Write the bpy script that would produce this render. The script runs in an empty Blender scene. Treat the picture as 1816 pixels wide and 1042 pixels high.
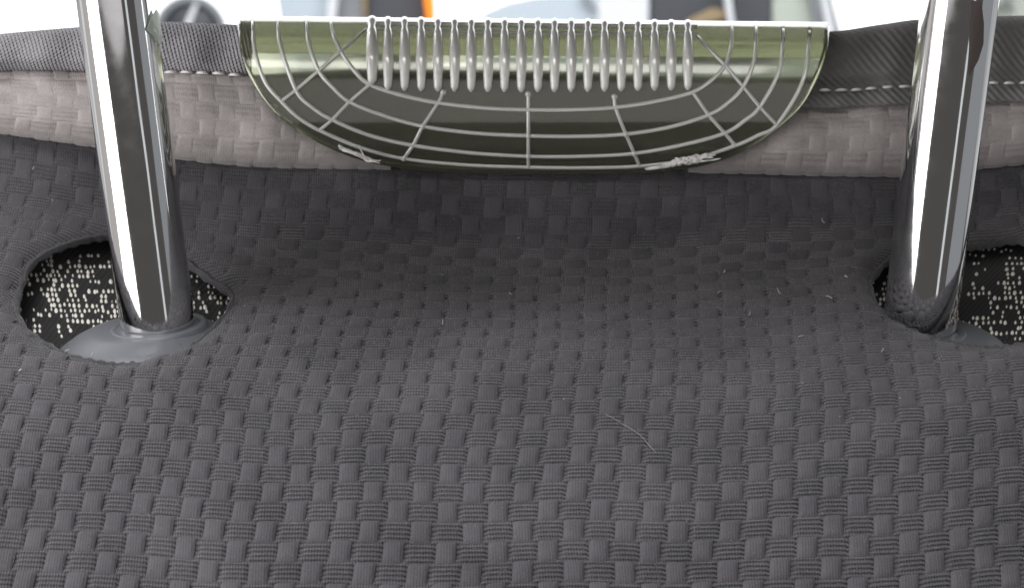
import bpy, math, random
import numpy as np
random.seed(7); RNG = np.random.default_rng(7)
scene = bpy.context.scene
COL = scene.collection

# ------------------------------------------------------------------ camera
F = 4274.0                       # focal length in photo pixels (1816 wide)
PITCH = math.radians(6)
CAM = np.array([0.0, 0.0, 1.15])
RIGHT = np.array([1.0, 0, 0])
FWD = np.array([0, math.cos(PITCH), -math.sin(PITCH)])
UP = np.array([0, math.sin(PITCH), math.cos(PITCH)])
cd = bpy.data.cameras.new('camera'); cam = bpy.data.objects.new('camera', cd); COL.objects.link(cam)
cam.location = CAM; cam.rotation_euler = (math.pi/2 - PITCH, 0, 0)
cd.sensor_width = 36; cd.lens = F/1816*36; cd.clip_start = .02; cd.clip_end = 300
cd.dof.use_dof = True; cd.dof.focus_distance = .48; cd.dof.aperture_fstop = 42
scene.camera = cam

# ------------------------------------------------------------------ world, lamps, exposure
w = bpy.data.worlds.new('World'); scene.world = w; w.use_nodes = True
bg = w.node_tree.nodes['Background']; bg.inputs[0].default_value = (1, .95, .90, 1); bg.inputs[1].default_value = .085

def area(name, loc, target, sx, sy, radiance, col=(1, 1, 1)):
    from mathutils import Vector
    l = bpy.data.lights.new(name, 'AREA'); l.shape = 'RECTANGLE'; l.size = sx; l.size_y = sy
    l.energy = radiance*math.pi*sx*sy; l.color = col
    o = bpy.data.objects.new(name, l); COL.objects.link(o); o.location = loc
    o.rotation_euler = (Vector(target)-Vector(loc)).to_track_quat('-Z', 'Y').to_euler()
    return o
SEAT = (0, .5, 1.10)
area('left_window_light', (-.78, .14, .99), (-.02, .5, 1.10), .58, .75, 4.3, (1, .985, .97))
area('left_fill_light', (-.90, .55, .98), (-.02, .5, 1.10), .8, .7, .40, (1, .96, .93))  # dim broad lamp added to grade the left edges of the chrome
area('right_window_light', (.58, -.26, .92), (.05, .5, 1.10), .10, .8, .7, (.92, .97, 1))
area('right_fill_light', (.85, .45, .95), (.05, .5, 1.10), .7, .6, .22, (.85, .92, 1))  # dim lamp added for a slate grey gradient on the chrome
area('rear_window_light', (-.30, -.95, 1.88), SEAT, 1.7, .22, 5.0, (1, .97, .94))
area('rear_low_fill', (-.35, -.85, 1.06), SEAT, 2.4, .75, .58, (1, .97, .98))  # low broad lamp added to lighten the handle and the cloth
area('rear_high_fill', (-.30, .06, 2.10), SEAT, .9, .34, 13.5, (.98, .98, 1))  # high lamp added to brighten the lower cloth from behind
area('front_high_fill', (-.50, .95, 1.72), SEAT, .45, .14, 5.0, (1, .99, .98))  # small lamp added for glints and a brighter top binding
area('open_sky_light', (0, 6.0, 7.0), (0, 12.5, 1.2), 12, 6, 5.5, (.95, .98, 1))

scene.view_settings.view_transform = 'Standard'; scene.view_settings.look = 'None'
scene.view_settings.exposure = 0; scene.view_settings.gamma = 1; scene.view_settings.use_curve_mapping = False
scene.render.engine = 'CYCLES'; scene.cycles.use_denoising = True
scene.cycles.max_bounces = 10; scene.cycles.transmission_bounces = 8; scene.cycles.glossy_bounces = 6
scene.cycles.sample_clamp_indirect = 6

# ------------------------------------------------------------------ helpers
def unp(px, py, D):
    px = np.asarray(px, float); py = np.asarray(py, float); D = np.asarray(D, float)
    px, py, D = np.broadcast_arrays(px, py, D)
    a = (px-908)/F; b = -(py-521)/F
    return CAM + D[..., None]*(FWD + a[..., None]*RIGHT + b[..., None]*UP)

WLOC = {}
def empty(name, loc, label, cat, group=None):
    o = bpy.data.objects.new(name, None); COL.objects.link(o); o.empty_display_size = .01
    o.location = loc; WLOC[o.name] = np.array(loc, float)
    o['label'] = label; o['category'] = cat
    if group: o['group'] = group
    return o

def mk(name, V, faces, mat, parent=None, uv=None, smooth=True, label=None, cat=None, kind=None, origin=None):
    V = np.asarray(V, float).reshape(-1, 3)
    c = V.mean(0) if origin is None else np.asarray(origin, float)
    me = bpy.data.meshes.new(name)
    if isinstance(faces, np.ndarray):
        n = len(faces); k = faces.shape[1]
        me.vertices.add(len(V)); me.vertices.foreach_set('co', (V-c).ravel())
        me.loops.add(n*k); me.loops.foreach_set('vertex_index', faces.ravel().astype(np.int32))
        me.polygons.add(n); me.polygons.foreach_set('loop_start', np.arange(0, n*k, k, dtype=np.int32))
        me.polygons.foreach_set('loop_total', np.full(n, k, dtype=np.int32))
        me.update(calc_edges=True)
    else:
        me.from_pydata((V-c).tolist(), [], faces)
    if uv is not None:
        l = me.uv_layers.new(name='UVMap')
        idx = np.zeros(len(me.loops), np.int32); me.loops.foreach_get('vertex_index', idx)
        l.data.foreach_set('uv', np.asarray(uv, float)[idx].ravel())
    if smooth: me.polygons.foreach_set('use_smooth', np.ones(len(me.polygons), bool))
    if mat: me.materials.append(mat)
    me.validate()
    o = bpy.data.objects.new(name, me); COL.objects.link(o)
    if parent is not None:
        o.parent = parent; o.location = c-WLOC[parent.name]
    else:
        o.location = c
    WLOC[o.name] = c
    if label: o['label'] = label
    if cat: o['category'] = cat
    if kind: o['kind'] = kind
    return o

def grid_faces(ny, nx, wrap=False):
    j, i = np.mgrid[0:ny-1, 0:(nx if wrap else nx-1)]
    i2 = (i+1) % nx
    return np.stack([j*nx+i, j*nx+i2, (j+1)*nx+i2, (j+1)*nx+i], -1).reshape(-1, 4)

def grid_normals(P):
    du = np.gradient(P, axis=1); dv = np.gradient(P, axis=0)
    n = np.cross(du, dv); n /= np.linalg.norm(n, axis=-1, keepdims=True)+1e-12
    s = np.sign((n*(CAM-P)).sum(-1)); s[s == 0] = 1
    return n*s[..., None]

def catmull(pts, n):
    P = np.asarray(pts, float); P = np.vstack([2*P[0]-P[1], P, 2*P[-1]-P[-2]])
    m = len(P)-3; t = np.linspace(0, m, n); k = np.minimum(t.astype(int), m-1); s = (t-k)[:, None]
    a, b, c, d = P[k], P[k+1], P[k+2], P[k+3]
    return .5*(2*b+(c-a)*s+(2*a-5*b+4*c-d)*s*s+(3*b-a-3*c+d)*s**3)

def smooth_interp(x, xp, fp):
    """monotone cubic (PCHIP)"""
    xp = np.asarray(xp, float); fp = np.asarray(fp, float); x = np.asarray(x, float)
    h = np.diff(xp); d = np.diff(fp)/h
    m = np.zeros_like(fp); m[0] = d[0]; m[-1] = d[-1]
    for i in range(1, len(fp)-1):
        m[i] = 0 if d[i-1]*d[i] <= 0 else 2*d[i-1]*d[i]/(d[i-1]+d[i])
    k = np.clip(np.searchsorted(xp, x)-1, 0, len(xp)-2); t = (x-xp[k])/h[k]
    lo = x < xp[0]; hi = x > xp[-1]
    y = (2*t**3-3*t**2+1)*fp[k]+(t**3-2*t*t+t)*h[k]*m[k]+(-2*t**3+3*t*t)*fp[k+1]+(t**3-t*t)*h[k]*m[k+1]
    y = np.where(lo, fp[0]+m[0]*(x-xp[0]), y); return np.where(hi, fp[-1]+m[-1]*(x-xp[-1]), y)

def tube(P, r, n=8, caps=True):
    P = np.asarray(P, float); r = np.broadcast_to(np.asarray(r, float), (len(P),))
    T = np.gradient(P, axis=0); T /= np.linalg.norm(T, axis=1, keepdims=True)+1e-12
    ref = np.array([.13, .31, .94]); ref = ref-(ref@T[0])*T[0]; ref /= np.linalg.norm(ref)
    V = []; nrm = ref
    ang = np.arange(n)*2*math.pi/n
    for k in range(len(P)):
        nrm = nrm-(nrm@T[k])*T[k]; nrm /= np.linalg.norm(nrm)+1e-12
        b = np.cross(T[k], nrm)
        V.append(P[k]+r[k]*(np.cos(ang)[:, None]*nrm+np.sin(ang)[:, None]*b))
    V = np.concatenate(V); f = grid_faces(len(P), n, True).tolist()
    if caps:
        f.append(list(range(n))[::-1]); m = (len(P)-1)*n; f.append([m+i for i in range(n)])
    return V, f

def merge(parts):
    V = []; Fc = []; o = 0
    for v, f in parts:
        V.append(v); Fc += [[i+o for i in q] for q in (f.tolist() if isinstance(f, np.ndarray) else f)]; o += len(v)
    return np.concatenate(V), Fc

def lathe(base, axis, prof, n=48):
    axis = np.asarray(axis, float); axis /= np.linalg.norm(axis)
    a = np.cross(axis, [0, 1, .2]); a /= np.linalg.norm(a); b = np.cross(axis, a)
    ang = np.arange(n)*2*math.pi/n
    V = [base+h*axis+r*(np.cos(ang)[:, None]*a+np.sin(ang)[:, None]*b) for r, h in prof]
    return np.concatenate(V), grid_faces(len(prof), n, True)

# ------------------------------------------------------------------ materials
def mat(name, base=(.5, .5, .5), rough=.5, **kw):
    m = bpy.data.materials.new(name); m.use_nodes = True
    p = m.node_tree.nodes['Principled BSDF']
    p.inputs['Base Color'].default_value = (*base, 1); p.inputs['Roughness'].default_value = rough
    for k, v in kw.items(): p.inputs[k.replace('_', ' ')].default_value = v
    return m
def N(m, t, **kw):
    n = m.node_tree.nodes.new(t)
    for k, v in kw.items(): setattr(n, k, v)
    return n
def L(m, a, b): m.node_tree.links.new(a, b)
def mathn(m, op, a, b=None):
    n = N(m, 'ShaderNodeMath', operation=op)
    for i, v in enumerate((a, b)):
        if v is None: continue
        if isinstance(v, (int, float)): n.inputs[i].default_value = v
        else: L(m, v, n.inputs[i])
    return n.outputs[0]

def fabric(name, colA, colB, ribs, threads, twill=None, rough=.85, sheen=.25, dist=.00012, spec=.25):
    """woven cloth; UV in weave cells: ribs per cell across v, thread lines per cell across u"""
    m = mat(name, colA, rough, Sheen_Weight=sheen, Sheen_Roughness=.4, Specular_IOR_Level=spec)
    p = m.node_tree.nodes['Principled BSDF']
    uv = N(m, 'ShaderNodeUVMap'); sep = N(m, 'ShaderNodeSeparateXYZ'); L(m, uv.outputs[0], sep.inputs[0])
    tc = N(m, 'ShaderNodeNewGeometry')
    nz = N(m, 'ShaderNodeTexNoise'); nz.inputs['Scale'].default_value = 48; nz.inputs['Detail'].default_value = 4; L(m, tc.outputs['Position'], nz.inputs['Vector'])
    fz = N(m, 'ShaderNodeTexNoise'); fz.inputs['Scale'].default_value = 2600; fz.inputs['Detail'].default_value = 3; L(m, tc.outputs['Position'], fz.inputs['Vector'])
    mz = N(m, 'ShaderNodeTexNoise'); mz.inputs['Scale'].default_value = 260; mz.inputs['Detail'].default_value = 2; L(m, tc.outputs['Position'], mz.inputs['Vector'])
    f = mathn(m, 'ADD', mathn(m, 'MULTIPLY', nz.outputs[0], .55), mathn(m, 'ADD', mathn(m, 'MULTIPLY', fz.outputs[0], .35), mathn(m, 'MULTIPLY', mz.outputs[0], .25)))
    cr = N(m, 'ShaderNodeMapRange'); cr.inputs[1].default_value = .35; cr.inputs[2].default_value = .72; L(m, f, cr.inputs[0])
    mx = N(m, 'ShaderNodeMix', data_type='RGBA'); L(m, cr.outputs[0], mx.inputs['Factor'])
    mx.inputs['A'].default_value = (*colA, 1); mx.inputs['B'].default_value = (*colB, 1)
    L(m, mx.outputs['Result'], p.inputs['Base Color'])
    h = mathn(m, 'MULTIPLY', fz.outputs[0], .9)
    if ribs:
        wob = mathn(m, 'MULTIPLY', mz.outputs[0], 1.5)
        s = mathn(m, 'SINE', mathn(m, 'ADD', mathn(m, 'MULTIPLY', sep.outputs[1], ribs*2*math.pi), wob))
        s2 = mathn(m, 'SINE', mathn(m, 'ADD', mathn(m, 'MULTIPLY', sep.outputs[0], 9*2*math.pi), mathn(m, 'MULTIPLY', sep.outputs[1], 5)))
        h = mathn(m, 'ADD', h, mathn(m, 'ADD', mathn(m, 'MULTIPLY', s, .55), mathn(m, 'MULTIPLY', s2, .22)))
    if threads:
        s = mathn(m, 'SINE', mathn(m, 'ADD', mathn(m, 'MULTIPLY', sep.outputs[0], threads*2*math.pi), mathn(m, 'MULTIPLY', sep.outputs[1], 4)))
        h = mathn(m, 'ADD', h, mathn(m, 'MULTIPLY', s, .16))
    if twill:
        a, b = twill
        wob = mathn(m, 'MULTIPLY', nz.outputs[0], 4)
        s = mathn(m, 'SINE', mathn(m, 'ADD', mathn(m, 'ADD', mathn(m, 'MULTIPLY', sep.outputs[0], a), mathn(m, 'MULTIPLY', sep.outputs[1], b)), wob))
        s2 = mathn(m, 'SINE', mathn(m, 'SUBTRACT', mathn(m, 'MULTIPLY', sep.outputs[1], abs(b)+a*.8), mathn(m, 'MULTIPLY', sep.outputs[0], a*.6)))
        h = mathn(m, 'ADD', h, mathn(m, 'ADD', mathn(m, 'MULTIPLY', s, .9), mathn(m, 'MULTIPLY', s2, .5 if a > b else .12)))
    bp = N(m, 'ShaderNodeBump'); bp.inputs['Strength'].default_value = 1; bp.inputs['Distance'].default_value = dist
    L(m, h, bp.inputs['Height']); L(m, bp.outputs[0], p.inputs['Normal'])
    return m

M_BASE = fabric('charcoal_weft', (.041, .040, .045), (.098, .0945, .104), 4.6, 0, dist=.00026)
M_FLOAT = fabric('charcoal_warp', (.054, .052, .058), (.101, .097, .106), 0, 9, dist=.00014)
M_BAND = fabric('faded_brown_weft', (.25, .226, .222), (.46, .42, .414), 3.2, 0, sheen=.35, rough=.55, dist=.00008)
M_BANDF = fabric('faded_brown_warp', (.26, .235, .231), (.47, .43, .424), 0, 9, sheen=.35, rough=.5, dist=.00006)
M_BINDL = fabric('lit_twill_tape', (.33, .32, .35), (.58, .56, .60), 0, 0, twill=(7600, 2300), dist=.00042, sheen=.3)  # left stretch of the tape, side light put into the colour
M_BINDR = fabric('shaded_twill_tape', (.145, .137, .137), (.235, .223, .222), 0, 0, twill=(3600, 6400), dist=.00013, sheen=.2)  # same tape on the right, shade put into the colour
M_SEAT = fabric('black_upholstery', (.012, .012, .013), (.026, .026, .027), 0, 0, twill=(5200, 5200), dist=.00003)
M_DOT = mat('cream_dots', (.92, .90, .82), .5)
M_THREAD = mat('white_thread', (.82, .80, .79), .6, Sheen_Weight=.3)
M_LINT = mat('lint_fibre', (.42, .41, .42), .8)
M_FUZZ = mat('grey_fuzz', (.24, .235, .245), .8)
M_BUSH = mat('grey_plastic', (.14, .148, .165), .42)
M_FILM = mat('pale_film', (.78, .85, .76), .3, Transmission_Weight=.3)
M_BROWN = mat('brown_sheet', (.16, .13, .12), .3, Transmission_Weight=.3)

M_CHROME = mat('chrome', (.80, .80, .81), .035, Metallic=1.0)
p = M_CHROME.node_tree.nodes['Principled BSDF']
g = N(M_CHROME, 'ShaderNodeNewGeometry'); nz = N(M_CHROME, 'ShaderNodeTexNoise'); nz.inputs['Scale'].default_value = 240; nz.inputs['Detail'].default_value = 5
L(M_CHROME, g.outputs['Position'], nz.inputs['Vector'])
mr = N(M_CHROME, 'ShaderNodeMapRange'); mr.inputs[1].default_value = .35; mr.inputs[2].default_value = .8; mr.inputs[3].default_value = .05; mr.inputs[4].default_value = .13
wv_ = N(M_CHROME, 'ShaderNodeTexNoise'); wv_.inputs['Scale'].default_value = 1; wv_.inputs['Detail'].default_value = 2
mp_ = N(M_CHROME, 'ShaderNodeMapping'); mp_.inputs['Scale'].default_value = (70, 70, 9); L(M_CHROME, g.outputs['Position'], mp_.inputs[0]); L(M_CHROME, mp_.outputs[0], wv_.inputs['Vector'])
bp_ = N(M_CHROME, 'ShaderNodeBump'); bp_.inputs['Distance'].default_value = .0005; bp_.inputs['Strength'].default_value = .35; L(M_CHROME, wv_.outputs[0], bp_.inputs['Height']); L(M_CHROME, bp_.outputs[0], p.inputs['Normal'])
L(M_CHROME, nz.outputs[0], mr.inputs[0]); L(M_CHROME, mr.outputs[0], p.inputs['Roughness'])

def plastic(name, base, rough, trans, bump=.00006, scale=130, coat=1.0):
    m = mat(name, base, rough, Transmission_Weight=trans, IOR=1.52, Specular_IOR_Level=.9, Coat_Weight=coat, Coat_IOR=1.6, Coat_Roughness=.10)
    p = m.node_tree.nodes['Principled BSDF']
    g = N(m, 'ShaderNodeNewGeometry'); nz = N(m, 'ShaderNodeTexNoise'); nz.inputs['Scale'].default_value = scale; nz.inputs['Detail'].default_value = 2
    L(m, g.outputs['Position'], nz.inputs['Vector'])
    bp = N(m, 'ShaderNodeBump'); bp.inputs['Distance'].default_value = bump; bp.inputs['Strength'].default_value = 1
    L(m, nz.outputs[0], bp.inputs['Height']); L(m, bp.outputs[0], p.inputs['Normal'])
    return m
M_PLAST = plastic('olive_clear_plastic', (.47, .49, .36), .09, .90, .0002, 60, .55)
M_RIB = plastic('clear_plastic_rib', (1, 1, .98), .06, .48)

M_GRIP = plastic('clear_plastic_grip', (1, 1, .98), .10, .30)

# ------------------------------------------------------------------ seat cover surface
CREASE = ([-160, 0, 160, 300, 450, 700, 937, 1290, 1500, 1600, 1740, 1816, 1976], [205, 233, 255, 275, 288, 296, 303, 302, 307, 308, 294, 286, 268])
STITCH = ([-160, 0, 150, 290, 435, 1450, 1610, 1755, 1816, 1976], [124, 125, 125, 125, 131, 160, 151, 146, 145, 142])
TOPED = ([-160, 0, 140, 280, 430, 1465, 1560, 1625, 1760, 1816, 1976], [78, 60, 48, 39, 44, 56, 44, 35, 29, 28, 26])
def crease(px): return smooth_interp(px, *CREASE)
def stitch(px): return smooth_interp(px, *STITCH)
def toped(px): return smooth_interp(px, *TOPED)

Q = np.arange(1300, 269, -1.0)
S = smooth_interp(-Q, [-1300, -1130, -1042, -900, -800, -700, -620, -560, -500, -468, -440, -412, -370, -310, -270],
                  [.95, .89, .86, .80, .72, .61, .48, .41, .40, .41, .58, .84, .94, .84, .5])
Dq = np.zeros_like(Q); T = np.zeros_like(Q); Dq[0] = .42
for i in range(1, len(Q)):
    k = Dq[i-1]/F
    Dq[i] = Dq[i-1]+k*math.sqrt(1/S[i]**2-1); T[i] = T[i-1]+k/S[i]
Dq += .503-np.interp(-560, -Q, Dq)
DC300 = float(np.interp(-300, -Q, Dq))
print('profile depth', Dq[0], np.interp(-1042, -Q, Dq), DC300, 'arc', T[-1])
def depth_q(q): return np.interp(-q, -Q, Dq)
def q_of_t(t): return np.interp(t, T, Q)

def shift(px, q):
    s300 = 303-crease(px); s560 = 3.3e-5*(px-960)**2; s1042 = 3.5e-5*(px-850)**2
    b = np.clip((q-300)/260, 0, 1); c = np.clip((q-560)/482, 0, 1)
    b = b*b*(3-2*b)
    valley = 26*((px-960)/600)**2*np.exp(-((q-470)/75)**2); valley = np.minimum(valley, 55*np.exp(-((q-470)/75)**2))
    return s300*(1-b)+s560*b*(1-c)+s1042*c+valley*.6
def edge_fall(px):
    e = np.maximum(np.abs(px-908)-960, 0)/100.0
    return e
def cover_D(px, q):
    x = (px-908)/F*.5
    wv = .0011*np.sin(px*.0065+1.0+q*.003)*np.sin(q*.011+.7+px*.0015)+.0006*np.sin(px*.017+q*.009)*np.sin(q*.021-px*.004)
    wv = wv+.0030*np.exp(-((px-900)/330)**2-((q-478)/42)**2)
    ln_ = q-(462-.10*(px-1180)); wv = wv-.0030*np.exp(-(ln_/26)**2)*np.exp(-((px-1390)/170)**2)+.0020*np.exp(-((ln_-48)/26)**2)*np.exp(-((px-1390)/190)**2)
    ln_ = q-(455+.16*(px-520)); wv = wv-.0028*np.exp(-(ln_/28)**2)*np.exp(-((px-540)/150)**2)+.0020*np.exp(-((ln_-45)/26)**2)*np.exp(-((px-480)/150)**2)
    return depth_q(q)+.8*x*x+wv*np.clip((1100-q)/300, .25, 1)+.004*edge_fall(px)**2
def cover_pos(px, q):
    py = q-shift(px, q)
    py = py+14*edge_fall(px)**1.8
    return unp(px, py, cover_D(px, q)), py

PC, PR = .00488, .00448           # weave pitch
TM = float(np.interp(-700, -Q, T))
def uv_to_pxq(u, v):
    v = v+.07*np.sin(u*.31+v*.12)+.06*np.sin(u*.73-v*.21+1.3)
    u = u+.08*np.sin(v*.37+u*.15)+.05*np.sin(v*.81+u*.4+2.1)
    t = v*PR; q = q_of_t(t); x = u*PC+.075*(t-TM)
    px = 908+x*F/depth_q(q)
    for _ in range(2): px = 908+x*F/(cover_D(np.clip(px, -400, 2216), q))
    return px, q

# openings for the posts (outline in polar form about a centre)
def polar(cx, cy, pts):
    P = catmull(pts+[pts[0]], 160)
    a = np.arctan2(P[:, 1]-cy, P[:, 0]-cx); r = np.hypot(P[:, 0]-cx, P[:, 1]-cy)
    o = np.argsort(a); a, r = a[o], r[o]
    return cx, cy, np.concatenate([a-2*math.pi, a, a+2*math.pi]), np.tile(r, 3)
HOLE_L = polar(215, 520, [(24, 520), (52, 452), (125, 414), (210, 403), (300, 430), (375, 478), (413, 508), (395, 545), (345, 592), (290, 612), (215, 629), (125, 615), (58, 580), (30, 548)])
HOLE_R = polar(1735, 505, [(1541, 480), (1548, 512), (1572, 543), (1618, 568), (1680, 588), (1750, 598), (1820, 591), (1890, 560), (1920, 505), (1885, 440), (1810, 409), (1735, 418), (1650, 426), (1575, 446)])
HOLES = [HOLE_L, HOLE_R]
def hole_rho(px, py):
    rho = np.full(np.shape(px), 9.0); gap = np.full(np.shape(px), 999.0)
    for cx, cy, a, r in HOLES:
        d = np.hypot(px-cx, py-cy); R = np.interp(np.arctan2(py-cy, px-cx), a, r)
        rho = np.minimum(rho, d/R); gap = np.minimum(gap, d-R)
    return rho, gap
def q_of_py(px, py):
    q = py+0.0
    for _ in range(12): q = py+shift(px, q)
    return q
def lip(gap): return -.0024*np.exp(-np.maximum(gap, 0)/13.0)

U0, U1, V0, V1 = -30.0, 30.0, 2.0, T[-1]/PR
RU, RV = 14, 18
nu = int((U1-U0)*RU)+1; nv = int((V1-V0)*RV)+1
uu, vv = np.meshgrid(np.linspace(U0, U1, nu), np.linspace(V0, V1, nv))
px, q = uv_to_pxq(uu, vv); P, py = cover_pos(px, q); NM = grid_normals(P)
rho, gap = hole_rho(px, py)
# weft cells bulge where (i+j) is odd, and dip under the warp blocks
par = np.cos(math.pi*uu)*np.cos(math.pi*vv)          # >0 : warp block above, <0 : weft on top
h = np.where(par < 0, .00024*np.abs(par)**.35, -.00070*np.abs(par)**.5)
AMP = lambda q: np.interp(q, [300, 420, 520, 600, 700, 840], [.26, .26, .26, .42, .72, .95])
h += .00009*np.cos(2*math.pi*vv*4.6)*np.where(par < 0, 1, 0)*np.abs(par)**.4
inside = rho < 1
f = grid_faces(nv, nu)
keep = ~inside.ravel()[f].all(1)
fk = f[keep]
# snap inner rim vertices onto the outline
used = np.zeros(nu*nv, bool); used[fk.ravel()] = True
snap = (inside.ravel() & used)
si = np.where(snap)[0]
pxs, pys = px.ravel()[si], py.ravel()[si]
for k, (cx, cy, a, r) in enumerate(HOLES):
    d = np.hypot(pxs-cx, pys-cy); an = np.arctan2(pys-cy, pxs-cx); R = np.interp(an, a, r)
    m = d < R
    pxs = np.where(m, cx+R*np.cos(an), pxs); pys = np.where(m, cy+R*np.sin(an), pys)
qs = q_of_py(pxs, pys); Ps, _ = cover_pos(pxs, qs)
Pf = P.reshape(-1, 3).copy(); Pf[si] = Ps
gapf = gap.ravel().copy(); gapf[si] = 0
h = h*AMP(q)
# little pits beside each warp block, where the stretched cloth opens
ui = np.round(uu-.5); vi = np.round(vv); pit = np.where((ui+vi) % 2 == 0, np.exp(-((uu-.5-ui)/.10)**2-((vv-vi)/.26)**2), 0)
h = h-.0010*pit*np.interp(q, [300, 400, 490, 540, 660, 760], [.18, .2, .35, .9, .85, .45])
Pf = Pf+NM.reshape(-1, 3)*(h.ravel()+lip(gapf))[:, None]
order = np.full(nu*nv, -1); ids = np.where(used)[0]; order[ids] = np.arange(len(ids))
UVB = np.stack([uu.ravel(), vv.ravel()], -1)

cover = empty('seat_cover', unp(908, 1290, .42), 'charcoal basket weave seat cover with faded brown top band over the seat', 'seat cover')
panel = mk('back_panel', Pf[ids], order[fk], M_BASE, cover, UVB[ids], label='charcoal basket weave cloth with two post openings')

# raised warp blocks
def block(posfun, u0, v0, a, b, H, n=6):
    s = np.linspace(-1, 1, n+1); s = np.sign(s)*np.abs(s)**.62
    su, sv = np.meshgrid(s, s)
    jit = RNG.normal(0, .018, 4)
    U = u0+jit[0]+su*a*(1+jit[1])+.02*sv*jit[2]*10; Vv = v0+jit[3]+sv*b*(1-.05*np.abs(su)**3)
    hh = H*(1-np.abs(su)**6*1.3)*(1-.12*np.abs(sv)**2-1.2*np.abs(sv)**7)
    Pp = posfun(U, Vv, hh)
    return Pp.reshape(-1, 3), np.stack([U.ravel(), Vv.ravel()], -1)
def cover_block(U, Vv, hh):
    px, q = uv_to_pxq(U, Vv); P, py = cover_pos(px, q)
    n = grid_normals(P); _, g = hole_rho(px, py)
    return P+n*(hh*AMP(q)+lip(g))[..., None]
FB = grid_faces(7, 7)
blocks = []
for i in range(int(U0)+1, int(U1)):
    for j in range(int(V0)+2, int(V1)):
        if (i+j) % 2: continue
        a, b = uv_to_pxq(np.array([[i]]), np.array([[j]])); py_ = (b-shift(a, b))[0, 0]; px_ = a[0, 0]
        if hole_rho(np.array([px_]), np.array([py_]))[1][0] < 14: continue
        infr = 12 < px_ < 1804 and py_ < 1030
        blocks.append((not infr, -b[0, 0], i, j))
blocks.sort()
stuffv = []; stuffu = []
cnt = 0
for k, (out, _, i, j) in enumerate(blocks):
    V_, uv_ = block(cover_block, i, j, .39, .59, .00048)
    if k < 300 and not out:
        o = mk('weave_block', V_, FB, M_FLOAT, panel, uv_)
    else:
        stuffv.append(V_); stuffu.append(uv_)
nb = len(stuffv)
mk('weave_blocks', np.concatenate(stuffv), np.concatenate([FB+49*k for k in range(nb)]), M_FLOAT, panel, np.concatenate(stuffu), kind='stuff')

# hems of the two openings
for cx, cy, a, r in HOLES:
    an = np.linspace(-math.pi, math.pi, 121)[:-1]; R = np.interp(an, a, r)+1
    hx, hy = cx+R*np.cos(an), cy+R*np.sin(an); hq = q_of_py(hx, hy)
    Pp, _ = cover_pos(hx, hq)
    e = 3.0
    n = np.cross(cover_pos(hx+e, hq)[0]-Pp, cover_pos(hx, hq-e)[0]-Pp); n /= np.linalg.norm(n, axis=1, keepdims=True)
    n *= np.sign((n*(CAM-Pp)).sum(1))[:, None]
    Pp = Pp-n*.0027
    Pc = np.vstack([Pp, Pp[:2]])
    V_, f_ = tube(Pc, .0009*(1+.25*np.sin(np.arange(len(Pc))*1.9)), 8, False)
    mk('hem', V_, f_, M_BASE, cover, np.stack([np.repeat(np.arange(len(Pc)), 8)*.35, np.tile(np.arange(8), len(Pc))*.1], -1))

# ------------------------------------------------------------------ top band (faded) and twill binding
OUT = [(425, 40), (431, 90), (450, 142), (498, 205), (560, 246), (605, 267), (655, 284), (720, 295), (830, 302), (937, 304), (1040, 304), (1135, 302), (1230, 293), (1310, 268), (1400, 205), (1440, 150), (1463, 90), (1467, 48)]
OC = catmull(OUT, 400)
ol = OC[:200]; orr = OC[200:]
def out_left(py): return np.interp(py, ol[:, 1], ol[:, 0])
def out_right(py): return np.interp(-py, -orr[:, 1], orr[:, 0])
DR = DC300
def xcurve(px): return .8*((px-908)/F*.5)**2+.004*edge_fall(px)**2
BW = [0, .03, .07, .15, .3, .5, .7, .86, .95, 1.0]
BD = [.008, .0012, -.0036, -.0064, -.0080, -.0082, -.0068, -.0050, -.0044, -.0030]
BY = [-.10, -.05, -.01, .12, .28, .48, .68, .85, .95, 1.0]       # fraction from crease (0) to stitch (1)
def band_pos(px, wv):
    c, s = crease(px), stitch(px)
    py = c+(s-c)*smooth_interp(wv, BW, BY)+14*edge_fall(px)**1.8
    rip = .0006*np.sin(px*.021+wv*3)+.0004*np.sin(px*.047+1)
    return unp(px, py, DR+smooth_interp(wv, BW, BD)+xcurve(px)+rip*np.clip(wv*4, 0, 1)), py
BPX, BROW = 36.0, 30.0
rows_n = 5.2                       # weave rows over the band
def band_uv(u, v):                 # u in columns, v in rows
    return u*BPX+10*np.sin(v*.6), np.clip(v/rows_n, 0, 1)
def band_block(U, Vv, hh):
    px, wv = band_uv(U, Vv); P, _ = band_pos(px, wv); return P+grid_normals(P)*hh[..., None]
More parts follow.
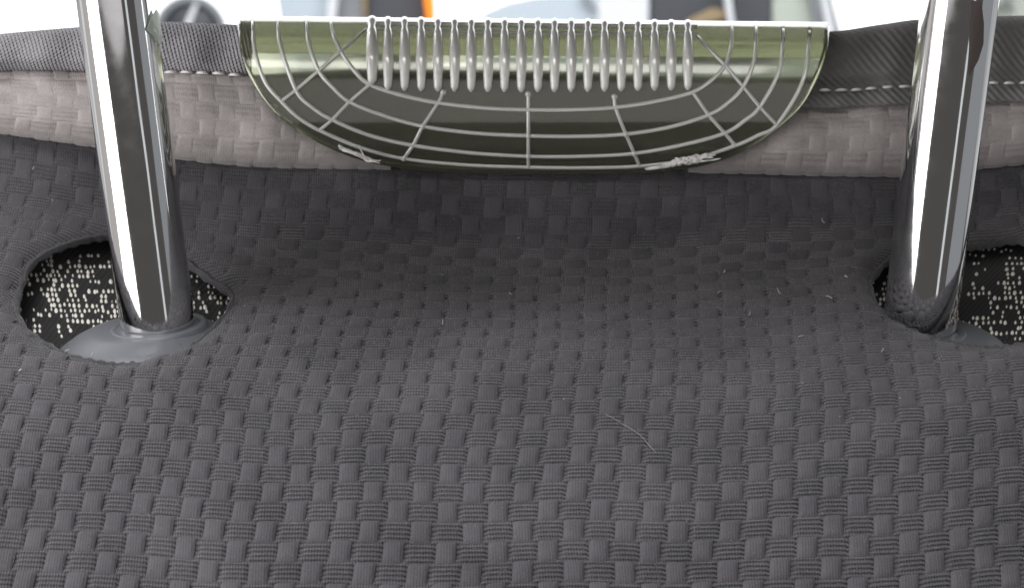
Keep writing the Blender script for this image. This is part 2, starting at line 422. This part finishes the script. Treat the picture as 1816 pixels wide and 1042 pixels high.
for side in (0, 1):
    npx, nw = 220, 90
    wv = np.linspace(0, 1, nw)[:, None]*np.ones((1, npx))
    e_ = np.linspace(0, 1, npx)[None, :]*np.ones((nw, 1))
    pxx = np.zeros_like(wv)
    for _ in range(1):
        ref = np.full_like(wv, 450.0 if side == 0 else 1420.0)
        for _k in range(4):
            _, pyy = band_pos(ref, wv)
            ref = (out_left(np.minimum(pyy, 291))+4) if side == 0 else (out_right(np.minimum(pyy, 294))-4)
        pxx = (-160+(ref+160)*e_) if side == 0 else (ref+(1976-ref)*e_)
    P, _ = band_pos(pxx, wv); n = grid_normals(P)
    ub = pxx/BPX; vb = wv*rows_n
    par = np.cos(math.pi*ub)*np.cos(math.pi*vb)
    h = np.where(par < 0, .00012*np.sqrt(np.abs(par)), -.00025*np.abs(par))
    P = P+n*h[..., None]
    band = mk('top_band', P, grid_faces(nw, npx), M_BAND, cover, np.stack([ub.ravel(), vb.ravel()], -1),
              label='faded brown %s stretch of the top band' % ('left' if side == 0 else 'right'))
    vs, us = [], []
    for i in range(-4, 55):
        for j in range(0, 6):
            if (i+j) % 2: continue
            pxc, wc = band_uv(np.array([float(i)]), np.array([float(j)])); _, pyc = band_pos(pxc, wc)
            if side == 0 and not (-150 < pxc[0] < out_left(min(pyc[0], 290))-6): continue
            if side == 1 and not (1966 > pxc[0] > out_right(min(pyc[0], 292))+6): continue
            V_, uv_ = block(band_block, i, j, .42, .54, .00018); vs.append(V_); us.append(uv_)
    mk('weave_blocks', np.concatenate(vs), np.concatenate([FB+49*k for k in range(len(vs))]), M_BANDF, band, np.concatenate(us), kind='stuff')
    # binding: rolled over the top edge
    nb_, nr = 260, 40
    e_ = np.linspace(0, 1, nb_)[None, :]*np.ones((nr, 1)); k_ = np.linspace(0, 1, nr)[:, None]*np.ones((1, nb_))
    pxx = (-160+(447+160)*e_) if side == 0 else (1440+(1976-1440)*e_)
    kk = [0, .08, .25, .5, .62, .72, .82, 1]
    if side == 0:
        yk = smooth_interp(k_, kk, [-.04, .03, .28, .78, .97, 1.0, .93, .3])
        dk = smooth_interp(k_, kk, [-.0005, -.0058, -.0082, -.0050, -.0005, .0035, .008, .011])
    else:                          # the tape reaches a little below its seam here
        kk = [0, .05, .15, .22, .34, .52, .62, .72, .82, 1]
        yk = smooth_interp(k_, kk, [-.33, -.30, -.12, .02, .26, .74, .95, 1.0, .93, .3])
        dk = smooth_interp(k_, kk, [-.0030, -.0088, -.0080, -.0060, -.0082, -.0050, -.0005, .0035, .008, .011])
    if side == 1:                  # the tape runs in under the handle's edge
        y0_ = 158+(56-158)*yk[:, :1]
        st_ = out_right(np.clip(y0_, 50, 300))-5
        pxx = st_+(1976-st_)*e_
    s_, t_ = stitch(pxx), toped(pxx)
    pyy = s_+(t_-s_)*yk+14*edge_fall(pxx)**1.8
    wob = .0007*np.sin(pxx*.03+k_*5)+.0005*np.sin(pxx*.071-k_*3)
    P = unp(pxx, pyy, DR+dk+xcurve(pxx)+wob)
    # a tape is a tape on both sides of the handle; side light is put into its colour, lighter left, darker right
    mk('binding', P, grid_faces(nr, nb_), M_BINDL if side == 0 else M_BINDR, cover,
       np.stack([pxx.ravel()*.000126, (k_*.016).ravel()], -1), label='%s twill binding along the top edge' % ('lit grey' if side == 0 else 'shaded'))

def surf_stitch(pxa, pxb, dy, r):
    pts = np.linspace(pxa, pxb, 5)
    y = stitch(pts)+dy+np.array([1.5, .2, 0, .2, 1.5])
    Pp = unp(pts, y, DR-(.0062 if pxa < 900 else .0078)+xcurve(pts)+np.array([.0016, .0002, 0, .0002, .0016]))
    return tube(Pp, r*np.array([.55, .95, 1, .95, .55]), 6)
runs = [(292, 434, 1.0), (1452, 1614, 1.0), (1752, 1830, 1.0)]
for a, b, _ in runs:
    x = a
    while x < b:
        ln = 21+RNG.normal(0, 1.2)
        V_, f_ = surf_stitch(x, min(x+ln, b+6), RNG.normal(1, .6), .00036)
        mk('stitch', V_, f_, M_THREAD, cover)
        x += ln+7.5+RNG.normal(0, .8)

# ------------------------------------------------------------------ car seat under the cover (seen in the openings)
def seat_pos(px, q, off=.0085):
    P, py = cover_pos(px, q); return P, py
su, sv = np.meshgrid(np.linspace(-160, 1976, 150), np.linspace(1290, 275, 110))
Pm, _ = cover_pos(su, sv); nm = grid_normals(Pm)
Ps = Pm-nm*.0085
seat = empty('car_seat', unp(908, 1290, .46), 'black car seat with cream dotted upholstery showing in the two cover openings', 'car seat')
mk('upholstery', Ps, grid_faces(*su.shape), M_SEAT, seat, np.stack([su.ravel()*.000117, sv.ravel()*.000117], -1))
# seat front edge, shaped so the clear handle looks dark below, bright above
tx, tk = np.meshgrid(np.linspace(380, 1510, 90), np.linspace(0, 1, 40))
ty = smooth_interp(tk, [0, .2, .5, .75, .9, 1], [330, 290, 190, 140, 128, 150])
td = smooth_interp(tk, [0, .2, .5, .75, .9, 1], [.012, .009, .008, .012, .022, .034])
mk('top_edge', unp(tx, ty+10*np.sin(tx*.006), DR+td+xcurve(tx)), grid_faces(*tx.shape), M_SEAT, seat, np.stack([tx.ravel()*.000126, tk.ravel()*.03], -1))
# cream dots woven in short runs
for hk, (cx, cy, a, r) in enumerate(HOLES):
    vs = []
    gx = np.arange(cx-240, cx+245, 9.2); gq = np.arange(cy-125, cy+150, 8.8)
    on = np.zeros((len(gq), len(gx)), bool)
    for _ in range(400):
        i, j, ln = RNG.integers(len(gq)), RNG.integers(len(gx)), RNG.integers(2, 5)
        if RNG.random() < .5: on[i:i+ln, j] = True
        else: on[i, j:j+ln+1] = True
    for i, qq in enumerate(gq):
        for j, xx in enumerate(gx):
            if not on[i, j] or RNG.random() < .1: continue
            x0 = xx+RNG.normal(0, 1.4)+.25*(qq-cy); y0 = qq+RNG.normal(0, .7)
            q0 = float(q_of_py(np.array([x0]), np.array([y0]))[0])
            R = 2.8+RNG.normal(0, .55)
            an = np.arange(8)*math.pi/4
            hx = np.concatenate([[x0], x0+R*.55*np.cos(an), x0+R*np.cos(an)]); hq = np.concatenate([[q0], q0+R*.5*np.sin(an), q0+R*.9*np.sin(an)])
            Pp, _ = cover_pos(hx, hq)
            e = 3.0
            c0, _ = cover_pos(np.array([x0, x0+e, x0]), np.array([q0, q0, q0-e]))
            n = np.cross(c0[1]-c0[0], c0[2]-c0[0]); n /= np.linalg.norm(n); n *= np.sign(n@(CAM-c0[0]))
            hh = np.concatenate([[.0004], np.full(8, .00033), np.full(8, -.0001)])
            V_ = Pp-n*.0085+n*hh[:, None]
            f_ = [[0, 1+k, 1+(k+1) % 8] for k in range(8)]+[[1+k, 9+k, 9+(k+1) % 8, 1+(k+1) % 8] for k in range(8)]
            vs.append((V_, f_))
    V_, f_ = merge(vs)
    mk('woven_dots', V_, f_, M_DOT, seat, kind='stuff')

# ------------------------------------------------------------------ chrome posts with their plastic guides
PR_ = .0078
HB = [(281, 582, .5045), (1633, 556, .5105)]; HT = [(204, 0, .486), (1703, 0, .490)]
hb = (unp(*HB[0])+unp(*HB[1]))/2
headrest = empty('headrest', hb, 'headrest standing on two chrome posts above the openings of the seat cover', 'headrest')
def post(b0, t0, label):
    base = unp(*b0); top = unp(*t0); ax = top-base; ln = np.linalg.norm(ax); ax /= ln
    prof = [(PR_*.98, -.012), (PR_, -.010), (PR_, ln*.5), (PR_, ln*1.0), (PR_, ln*1.5), (PR_, ln*2.1)]
    V_, f_ = lathe(base, ax, prof, 96)
    return mk('post', V_, f_, M_CHROME, headrest, label=label), base, ax, ln
pl, bl, al, lnl = post(HB[0], HT[0], 'left chrome post with a pale film scrap on its edge')
pr, br, ar, lnr = post(HB[1], HT[1], 'right chrome post beside the shaded binding')
# cushion (unseen above the frame, added to shade the cloth): rounded pillow
axm = (al+ar)/2; axm /= np.linalg.norm(axm); fw = np.cross(RIGHT, axm); fw *= np.sign(fw@FWD)
cc = hb+axm*(lnl*1.52+.075)
th_, ph_ = np.meshgrid(np.linspace(-math.pi/2, math.pi/2, 24), np.linspace(0, 2*math.pi, 49)[:-1], indexing='ij')
se = lambda c_, e_: np.sign(c_)*np.abs(c_)**e_
cx_ = .135*se(np.cos(th_), .45)*se(np.cos(ph_), .45); cy_ = .048*se(np.cos(th_), .45)*se(np.sin(ph_), .6); cz_ = .08*se(np.sin(th_), .5)
V_ = cc+cx_[..., None]*RIGHT+cy_[..., None]*fw+cz_[..., None]*axm
mk('cushion', V_, grid_faces(24, 48, True), M_FLOAT, headrest, np.stack([ph_.ravel()*10, th_.ravel()*10], -1))

def guide(base, ax, label, off):
    root = empty('post_guide', base-ax*.012, label, 'post guide', 'plastic guides of the headrest posts')
    c = base+off
    V_, f_ = lathe(c, ax, [(.0182, -.016), (.0182, -.0040), (.0176, -.0030), (.0150, -.0014), (.0118, .0000), (.0105, .0003), (.0085, .0004), (.0030, .0003)], 64)
    mk('flange', V_, f_, M_BUSH, root)
    V_, f_ = lathe(base, ax, [(.0106, -.004), (.0103, .0004), (.0096, .0009), (.0089, .0008), (.0085, .0002), (.0083, -.003)], 64)
    mk('collar', V_, f_, M_BUSH, root)
    return root
guide(bl, al, 'glossy grey plastic guide at the foot of the left chrome post', -RIGHT*.0035)
guide(br-ar*.0040, ar, 'dark plastic guide at the foot of the right chrome post', RIGHT*.003)

# scrap of protective film on the left post, thin brown sheet on the right
def on_post(base, ax, ln, side, h, ang):
    a = RIGHT-(RIGHT@ax)*ax; a /= np.linalg.norm(a); b = np.cross(ax, a)
    if b@FWD > 0: b = -b
    return base+ax*h*ln+side*(math.cos(ang)*a+math.sin(ang)*b)
def film(root, base, ax, ln, pts, m, lift):
    """pts: polygon in (angle rad, height fraction); bent sheet on the tube, lifted at the free end"""
    n = len(pts); c = np.mean(pts, axis=0)
    rings = []
    for s in (0.02, .5, 1.0):
        for (a_, h_) in pts:
            aa, hh = c+(np.array([a_, h_])-c)*s
            rings.append(on_post(base, ax, ln, PR_+.00022+lift*max(0, .75-aa)*1.2, hh, aa))
    V_ = np.array(rings); f_ = [list(range(n))]+[[k*n+i, k*n+(i+1) % n, (k+1)*n+(i+1) % n, (k+1)*n+i] for k in range(2) for i in range(n)]
    o = mk('post_scrap', V_, f_, m, root, smooth=False); s_ = o.modifiers.new('thick', 'SOLIDIFY'); s_.thickness = .00015
film(pl, bl, al, lnl, [(.20, .965), (.48, .945), (.66, .915), (.40, .885), (.26, .86), (.10, .87), (.06, .90), (.08, .95)], M_FILM, .0006)
film(pr, br, ar, lnr, [(1.50, 1.02), (1.22, 1.02), (1.05, .95), (.98, .89), (1.08, .84), (1.30, .79), (1.34, .80), (1.38, .88), (1.46, .95)], M_BROWN, .0)

# ------------------------------------------------------------------ clear plastic handle
hk_y = [88, 66, 48, 38, 35, 37, 46, 70, 100, 140, 200, 260, 300]
hk_d = [.0190, .0185, .0165, .0120, .0070, .0022, -.0030, -.0101, -.0127, -.0132, -.0126, -.0102, -.0062]
hk_s = np.linspace(0, 1, len(hk_y))
KF = 4/12                        # path parameter of the top silhouette
def handle_front_d(py): return smooth_interp(py, hk_y[4:], hk_d[4:])
def top_y(px): return 33+(px-425)*.0105
def handle_pt(px, py, proud=0.0):
    e = np.clip((py-top_y(px))/(302-top_y(px)), 0, 1.05)
    return unp(px, py, DR+handle_front_d(35+e*265)+xcurve(px)*1.0-proud)
nc, nf, nbk = 150, 60, 14
ks = np.linspace(0, 1, nc)
seg = np.concatenate([[0], np.cumsum(np.hypot(*np.diff(OC, axis=0).T))]); seg /= seg[-1]
ox = np.interp(ks, seg, OC[:, 0]); oy = np.interp(ks, seg, OC[:, 1])
tx_ = 425+(1467-425)*(.5-.5*np.cos(math.pi*ks))*.55+(1467-425)*ks*.45
rows = []
for k in range(nbk):               # back flap behind the top edge
    s_ = KF*k/nbk
    y = smooth_interp(s_, hk_s, hk_y)-35; d = smooth_interp(s_, hk_s, hk_d)
    rows.append(unp(tx_, top_y(tx_)+y, DR+d+xcurve(tx_)))
for k in range(nf+1):
    e = (k/nf)**1.35
    X = tx_+(ox-tx_)*e; ty0 = top_y(tx_); Y = ty0+(np.maximum(oy, ty0+1)-ty0)*e
    rows.append(handle_pt(X, Y))
HP = np.array(rows)
handle = empty('plastic_handle', unp(940, 300, DR-.004), 'clear olive tinted plastic handle with grip ribs sewn to the seat top', 'handle')
sh = mk('shell', HP, grid_faces(*HP.shape[:2]), M_PLAST, handle)
sd = sh.modifiers.new('thick', 'SOLIDIFY'); sd.thickness = .0011; sd.offset = 0

def rib(pts, r, name='rib', n=60, proud=.0006, m=M_RIB, parent=None, rr=None):
    C = catmull(pts, n); Pp = handle_pt(C[:, 0], C[:, 1], proud)
    V_, f_ = tube(Pp, r if rr is None else rr, 8); return mk(name, V_, f_, m, parent or handle)
ARCS = [
 [(586, 33), (590, 60), (605, 92), (628, 125), (655, 150), (710, 169), (778, 183), (860, 192), (937, 195), (1015, 195), (1091, 191), (1165, 180), (1228, 164), (1265, 140), (1286, 115), (1297, 80), (1298, 41)],
 [(543, 32), (547, 75), (565, 125), (590, 155), (620, 181), (680, 205), (750, 224), (840, 236), (937, 241), (1025, 242), (1110, 238), (1190, 225), (1257, 204), (1292, 182), (1318, 154), (1338, 105), (1341, 41)],
 [(492, 32), (497, 80), (525, 160), (553, 190), (590, 213), (655, 240), (733, 258), (835, 271), (937, 277), (1030, 277), (1125, 272), (1215, 256), (1286, 236), (1322, 213), (1348, 189), (1382, 125), (1390, 42)],
 [(447, 32), (452, 90), (470, 145), (500, 181), (530, 209), (568, 232), (640, 262), (716, 281), (825, 292), (937, 296), (1035, 297), (1135, 294), (1230, 281), (1305, 258), (1345, 240), (1378, 221), (1425, 140), (1437, 43)]]
for a in ARCS: rib(a, .00048, n=110)
OE = [tuple(p_) for p_ in OC[::22]]+[tuple(OC[-1])]
C = catmull(OE, 140); V_, f_ = tube(handle_pt(C[:, 0], C[:, 1], .0001), .00055, 8); mk('edge_bead', V_, f_, M_PLAST, handle)
for a in [[(650, 52), (605, 91), (565, 126), (525, 160), (498, 181)], [(656, 150), (620, 181), (590, 212), (567, 231)], [(786, 163), (777, 183), (750, 224), (733, 257), (716, 281)],
          [(937, 166), (937, 195), (937, 241), (937, 276), (937, 296)], [(1090, 171), (1092, 191), (1110, 238), (1125, 272), (1135, 296)],
          [(1229, 164), (1257, 204), (1286, 237), (1305, 259)], [(1237, 66), (1286, 116), (1318, 154), (1348, 190), (1378, 222)]]:
    rib(a, .00044, 'spoke', 30)
# small round lugs where spokes start
for x, y in [(786, 164), (937, 167), (1090, 172), (716, 281), (750, 224), (937, 241), (1110, 238), (937, 277), (1125, 272)]:
    c = handle_pt(np.array([float(x)]), np.array([float(y)]), .0006)[0]
    V_, f_ = lathe(c, -FWD, [(.00075, -.0006), (.0007, .0002), (.0004, .0006), (.00005, .0007)], 10); mk('lug', V_, f_, M_RIB, handle)
# grip: rails along the top, vertical finger ribs
def rail(y0, r, proud, name, x0=650, x1=1236):
    xs = np.linspace(x0, x1, 60); V_, f_ = tube(handle_pt(xs, top_y(xs)+y0, proud), r, 8); mk(name, V_, f_, M_RIB, handle)
rail(9, .0009, .0008, 'grip_rail'); rail(20, .0005, .0014, 'grip_rail')
V_, f_ = tube(handle_pt(np.linspace(427, 650, 40), top_y(np.linspace(427, 650, 40))+2, .0002), .0004, 8); mk('top_rim', V_, f_, M_RIB, handle)
V_, f_ = tube(handle_pt(np.linspace(1238, 1466, 40), top_y(np.linspace(1238, 1466, 40))+2, .0002), .0004, 8); mk('top_rim', V_, f_, M_RIB, handle)
xs = [660]+[688+29.55*i for i in range(19)]
for k, x in enumerate(xs):
    bot = 150 if k == 0 else 160+4*math.sin(math.pi*k/19)
    ty0 = float(top_y(np.array(x)))
    yy = np.concatenate([ty0+np.array([1.0, 4, 9, 15, 22, 30]), np.linspace(ty0+40, bot, 22)])
    e = (yy-ty0)/(bot-ty0)
    rr = .00104+.00020*np.exp(-((e-.48)/.22)**2)-.0002*np.clip((e-.8)/.2, 0, 1)
    rr[:4] = [.0010, .0013, .0011, .0008]
    rr[-2:] = [.00065, .0003]
    Pp = handle_pt(np.full_like(yy, x), yy, .0011)
    V_, f_ = tube(Pp, rr*(1.15 if k == 0 else 1), 10); mk('grip_rib', V_, f_, M_GRIP, handle)

# ------------------------------------------------------------------ torn stitching at the handle's lower edge
def tuft(pts_list, label, name='loose_thread'):
    parts = []
    for pts, r in pts_list:
        C = catmull(pts, 24); Pp = unp(C[:, 0], C[:, 1], DR-.0118+xcurve(C[:, 0])+.0006*np.sin(np.arange(24)*.5))
        parts.append(tube(Pp, r*np.concatenate([np.linspace(.4, 1, 6), np.ones(12), np.linspace(1, .4, 6)]), 7))
    V_, f_ = merge(parts); mk(name, V_, f_, M_THREAD, None, label=label, cat='thread')
tl = []
for _ in range(13):
    a, b, c_ = RNG.normal(0, 2.2, 3)
    tl.append(([(601+a, 260+b), (616+c_, 267+a*.5), (634+b, 274+c_*.5), (650+a*2, 282+b*.8), (660+c_*3, 285+c_)], .00024))
tl.append(([(636, 258), (641, 268), (648, 278), (668, 285), (676, 284)], .00016))
tuft(tl, 'short white frayed thread at the lower left edge of the plastic handle')
tl = [([(1144, 299), (1160, 297), (1178, 294), (1196, 291)], .0003), ([(1146, 301), (1162, 298), (1180, 296), (1200, 291)], .0003)]
for _ in range(46):
    x = 1172+RNG.random()*72; y = 293-(x-1172)*.18; w_ = 1+2.4*math.exp(-((x-1212)/28)**2)
    d_ = RNG.normal(0, 1, 4)*w_
    tl.append(([(x, y+d_[0]), (x+8+d_[3], y-2+d_[1]*1.3), (x+17, y-3+d_[2]*1.3), (x+26+d_[0], y-5+d_[3])], .00022))
tl.append(([(1225, 290), (1245, 286), (1262, 284), (1278, 281)], .0002))
tuft(tl, 'long white frayed thread tuft at the lower right edge of the plastic handle')

# ------------------------------------------------------------------ lint and a hair on the cloth
def on_cover(px, py, lift):
    q = q_of_py(px, py); P, _ = cover_pos(px, q)
    a = cover_pos(px+3, q)[0]-P; b = cover_pos(px, q-3)[0]-P; n = np.cross(a, b); n /= np.linalg.norm(n, axis=1, keepdims=True)
    n *= np.sign((n*(CAM-P)).sum(1))[:, None]; return P+n*lift
vs = []
spots = [(1285, 485, 4), (1380, 520, 12), (1500, 494, 5), (1458, 395, 10), (1470, 530, 12), (905, 525, 6), (1275, 522, 7), (1420, 600, 9), (1565, 625, 7), (785, 575, 9), (1705, 592, 9), (1728, 600, 9),
         (1655, 612, 6), (95, 600, 5), (165, 632, 8), (120, 625, 8), (37, 660, 4), (60, 300, 6), (1330, 560, 7), (980, 585, 5), (50, 935, 9), (470, 640, 5), (1810, 640, 6), (760, 520, 5), (1620, 640, 6)]
for _ in range(9): spots.append((RNG.uniform(20, 1800), RNG.uniform(330, 1000), RNG.uniform(2, 5)))
for x, y, ln in spots[:11]+spots[14:19]+spots[25:]:
    if hole_rho(np.array([float(x)]), np.array([float(y)]))[1][0] < 3: continue
    a = RNG.uniform(0, math.pi); k = RNG.normal(0, .5); s = np.linspace(-.5, .5, 5)
    xx = x+ln*(s*math.cos(a)-k*s*s*math.sin(a)); yy = y+ln*(s*math.sin(a)+k*s*s*math.cos(a))
    r = .00006+.00003*RNG.random() if ln < 4.9 else .00011
    if ln <= 5 and ln == int(ln): r = .00022
    vs.append(tube(on_cover(xx, yy, .0006), r, 5))
V_, f_ = merge(vs)
mk('lint', V_, f_, M_LINT, None, label='white specks and short fibres of lint scattered on the charcoal cloth', cat='lint', kind='stuff')
# short fuzz standing out of the worn cloth
fz_px = RNG.uniform(0, 1816, 5200); fz_py = np.where(RNG.random(5200) < .6, RNG.normal(590, 70, 5200), RNG.uniform(310, 1040, 5200))
ok = (hole_rho(fz_px, fz_py)[1] > 2) & (fz_py > crease(fz_px)+12) & (fz_py < 1045); fz_px, fz_py = fz_px[ok], fz_py[ok]
nfz = len(fz_px); an = RNG.uniform(0, 2*math.pi, nfz); ln = RNG.uniform(2.0, 7.0, nfz); cv = RNG.normal(0, .5, nfz)
P0 = on_cover(fz_px, fz_py, .00025)
P1 = on_cover(fz_px+ln*.5*np.cos(an), fz_py+ln*.5*np.sin(an), .00075)
P2 = on_cover(fz_px+ln*np.cos(an+cv), fz_py+ln*np.sin(an+cv), .0007)
rads = np.array([.000030, .000028, .000012]); ring = np.stack([np.cos(np.arange(3)*2.0944), np.zeros(3), np.sin(np.arange(3)*2.0944)], -1)
VV = np.stack([P[:, None, :]+r_*ring[None] for P, r_ in zip((P0, P1, P2), rads)], 1).reshape(-1, 3)
FF = grid_faces(3, 3, True)
FA = (FF[None]+9*np.arange(nfz)[:, None, None]).reshape(-1, 4)
mk('fuzz', VV, FA, M_FUZZ, cover, kind='stuff')
C = catmull([(1073, 738), (1092, 748), (1115, 762), (1135, 775), (1150, 792), (1163, 806)], 30)
V_, f_ = tube(on_cover(C[:, 0], C[:, 1], .0007), .00003, 5)
mk('hair', V_, f_, M_LINT, None, label='long thin pale hair lying on the cloth below centre', cat='hair')

# ------------------------------------------------------------------ background out of focus beyond the seat
M_SKY = bpy.data.materials.new('bright_sky'); M_SKY.use_nodes = True
nt = M_SKY.node_tree; nt.nodes.remove(nt.nodes['Principled BSDF']); em = nt.nodes.new('ShaderNodeEmission'); em.inputs[0].default_value = (.98, 1, 1, 1); em.inputs[1].default_value = 2.0
nt.links.new(em.outputs[0], nt.nodes['Material Output'].inputs[0])
an = np.linspace(-65, 65, 40)*math.pi/180; zz = np.array([-3, 0, 3, 8, 15, 22, 28])
rr = 60*np.sqrt(np.clip(1-(zz/34)**2*.6, .1, 1))
V_ = np.array([[r_*math.sin(a_), r_*math.cos(a_), z_] for z_, r_ in zip(zz, rr) for a_ in an])
mk('sky', V_, grid_faces(len(zz), len(an)), M_SKY, kind='structure')
M_GRD = mat('pale_concrete', (.55, .54, .52), .9)
nz = N(M_GRD, 'ShaderNodeTexNoise'); nz.inputs['Scale'].default_value = 3; crr = N(M_GRD, 'ShaderNodeMapRange'); crr.inputs[3].default_value = .45; crr.inputs[4].default_value = .62
g = N(M_GRD, 'ShaderNodeNewGeometry'); L(M_GRD, g.outputs['Position'], nz.inputs['Vector']); L(M_GRD, nz.outputs[0], crr.inputs[0]); L(M_GRD, crr.outputs[0], M_GRD.node_tree.nodes['Principled BSDF'].inputs['Base Color'])
mk('ground', [[-60, 2.5, 0], [60, 2.5, 0], [60, 75, 0], [-60, 75, 0]], [[0, 1, 2, 3]], M_GRD, kind='structure')

def slab(name, poly, D, th, m, parent, **kw):
    """outlined solid of real thickness standing at distance D"""
    p2 = np.asarray(poly, float); n = len(p2)
    A = unp(p2[:, 0], p2[:, 1], D); B = A+np.array([0, th, 0])
    V_ = np.vstack([A, B]); f_ = [list(range(n))[::-1], list(range(n, 2*n))]+[[i, (i+1) % n, n+(i+1) % n, n+i] for i in range(n)]
    o = mk(name, V_, f_, m, parent, smooth=False, **kw)
    bv = o.modifiers.new('bevel', 'BEVEL'); bv.width = .012; bv.segments = 2; bv.limit_method = 'ANGLE'
    return o
B_PALE = mat('pale_blue_paint', (.50, .56, .62), .5); B_WHITE = mat('white_paint', (.74, .74, .77), .5)
B_GREY = mat('grey_paint', (.26, .27, .29), .5); B_DARK = mat('dark_trim', (.055, .057, .068), .5)
B_GREEN = mat('pale_green_paint', (.45, .48, .42), .5); B_TAN = mat('tan_bar', (.30, .22, .12), .6)
B_ORANGE = mat('orange_lens', (.85, .22, .01), .3)
p = B_ORANGE.node_tree.nodes['Principled BSDF']; p.inputs['Emission Color'].default_value = (1, .28, .02, 1); p.inputs['Emission Strength'].default_value = .55
GY = 420                      # photo row of the ground line at that distance
def foot(D): return 521+F*((1.15)/D-math.sin(PITCH))/math.cos(PITCH)
# round wheel with a pale spoke
D0 = 12.0
wh = empty('wheel', unp(338, foot(D0)-60, D0), 'blurred dark wheel with a pale spoke just right of the left post', 'wheel')
c = unp(338, 58, D0)
V_, f_ = lathe(c, np.array([0, -1.0, 0]), [(.03, .0), (.145, .0), (.145, -.05), (.03, -.05)], 40); mk('disc', V_, f_, B_DARK, wh)
an = np.linspace(0, 2*math.pi, 49); rp = c+np.stack([.163*np.cos(an), np.zeros(49)-.0, .163*np.sin(an)], -1)
V_, f_ = tube(rp, .021, 10, False); mk('rim', V_, f_, B_GREY, wh)
slab('spoke', [(343, 6), (352, 6), (334, 60), (318, 60)], D0-.04, .03, B_WHITE, wh)
slab('stand', [(325, 100), (350, 100), (352, foot(D0)), (322, foot(D0))], D0+.06, .05, B_DARK, wh)
# pale van with orange lamp
D1 = 12.5; FT = foot(D1)
v1 = empty('parked_vehicle', unp(630, FT, D1), 'blurred pale vehicle with dark window and orange lamp left of the handle centre', 'vehicle')
slab('body', [(484, -60), (590, -60), (590, FT-60), (512, FT-60), (500, 60)], D1, .9, B_PALE, v1)
slab('pillar', [(588, -60), (606, -60), (586, 120), (566, 120)], D1-.12, .10, B_WHITE, v1)
slab('window', [(600, -60), (652, -60), (652, 60), (586, 60)], D1+.02, .06, B_GREY, v1)
slab('dark_panel', [(650, -60), (762, -60), (762, FT-60), (640, FT-60)], D1+.03, .8, B_DARK, v1)
slab('strip', [(640, -60), (654, -60), (650, 30), (642, 30)], D1-.05, .05, B_TAN, v1)
slab('lamp', [(752, -60), (762, -60), (771, 12), (771, 40), (757, 40), (752, 5)], D1-.12, .10, B_ORANGE, v1)
# pale car with curved glass
D2 = 12.0; FT = foot(D2)
v2 = empty('parked_vehicle', unp(1150, FT, D2), 'blurred pale car with curved blue glass and dark window behind the handle', 'vehicle')
slab('windscreen', [(838, 45), (860, 22), (900, 5), (950, -5), (1010, -9), (1060, -9), (1070, 120), (838, 120)], D2, .5, B_PALE, v2)
slab('wiper', [(1026, -10), (1044, -10), (1060, 20), (1054, 20)], D2-.06, .03, B_GREY, v2)
slab('pillar', [(1056, -60), (1152, -60), (1151, 120), (1062, 120)], D2-.02, .4, B_WHITE, v2)
slab('window', [(1152, -60), (1292, -60), (1300, 120), (1152, 120)], D2+.03, .3, B_DARK, v2)
slab('bar', [(1215, 38), (1262, 14), (1290, 18), (1290, 34), (1245, 44), (1220, 60)], D2-.06, .05, B_TAN, v2)
slab('post', [(1276, -60), (1290, -60), (1306, 60), (1294, 60)], D2-.12, .05, B_WHITE, v2)
slab('side_window', [(1298, -60), (1372, -60), (1372, 120), (1302, 120)], D2+.05, .3, B_DARK, v2)
slab('door', [(1370, -60), (1440, -60), (1470, 120), (1370, 120)], D2+.02, .4, B_GREEN, v2)
slab('slanted_pillar', [(1424, -60), (1462, -60), (1508, 120), (1466, 120)], D2-.08, .2, B_GREY, v2)
slab('slanted_trim', [(1444, -60), (1456, -60), (1496, 120), (1480, 120)], D2-.14, .05, B_WHITE, v2)
slab('lower_body', [(838, 118), (1520, 118), (1500, FT-50), (860, FT-50)], D2+.06, 1.2, B_PALE, v2)
# vehicle at the right edge
D3 = 13.0; FT = foot(D3)
v3 = empty('parked_vehicle', unp(1850, FT, D3), 'blurred grey green vehicle at the right edge beyond the right post', 'vehicle')
slab('body', [(1776, -60), (1960, -60), (1960, FT-40), (1800, FT-40), (1800, 20), (1790, 10), (1776, 9)], D3, .9, B_GREEN, v3)
slab('glass', [(1778, -60), (1796, -60), (1794, 7), (1780, 7)], D3-.06, .05, B_GREY, v3)
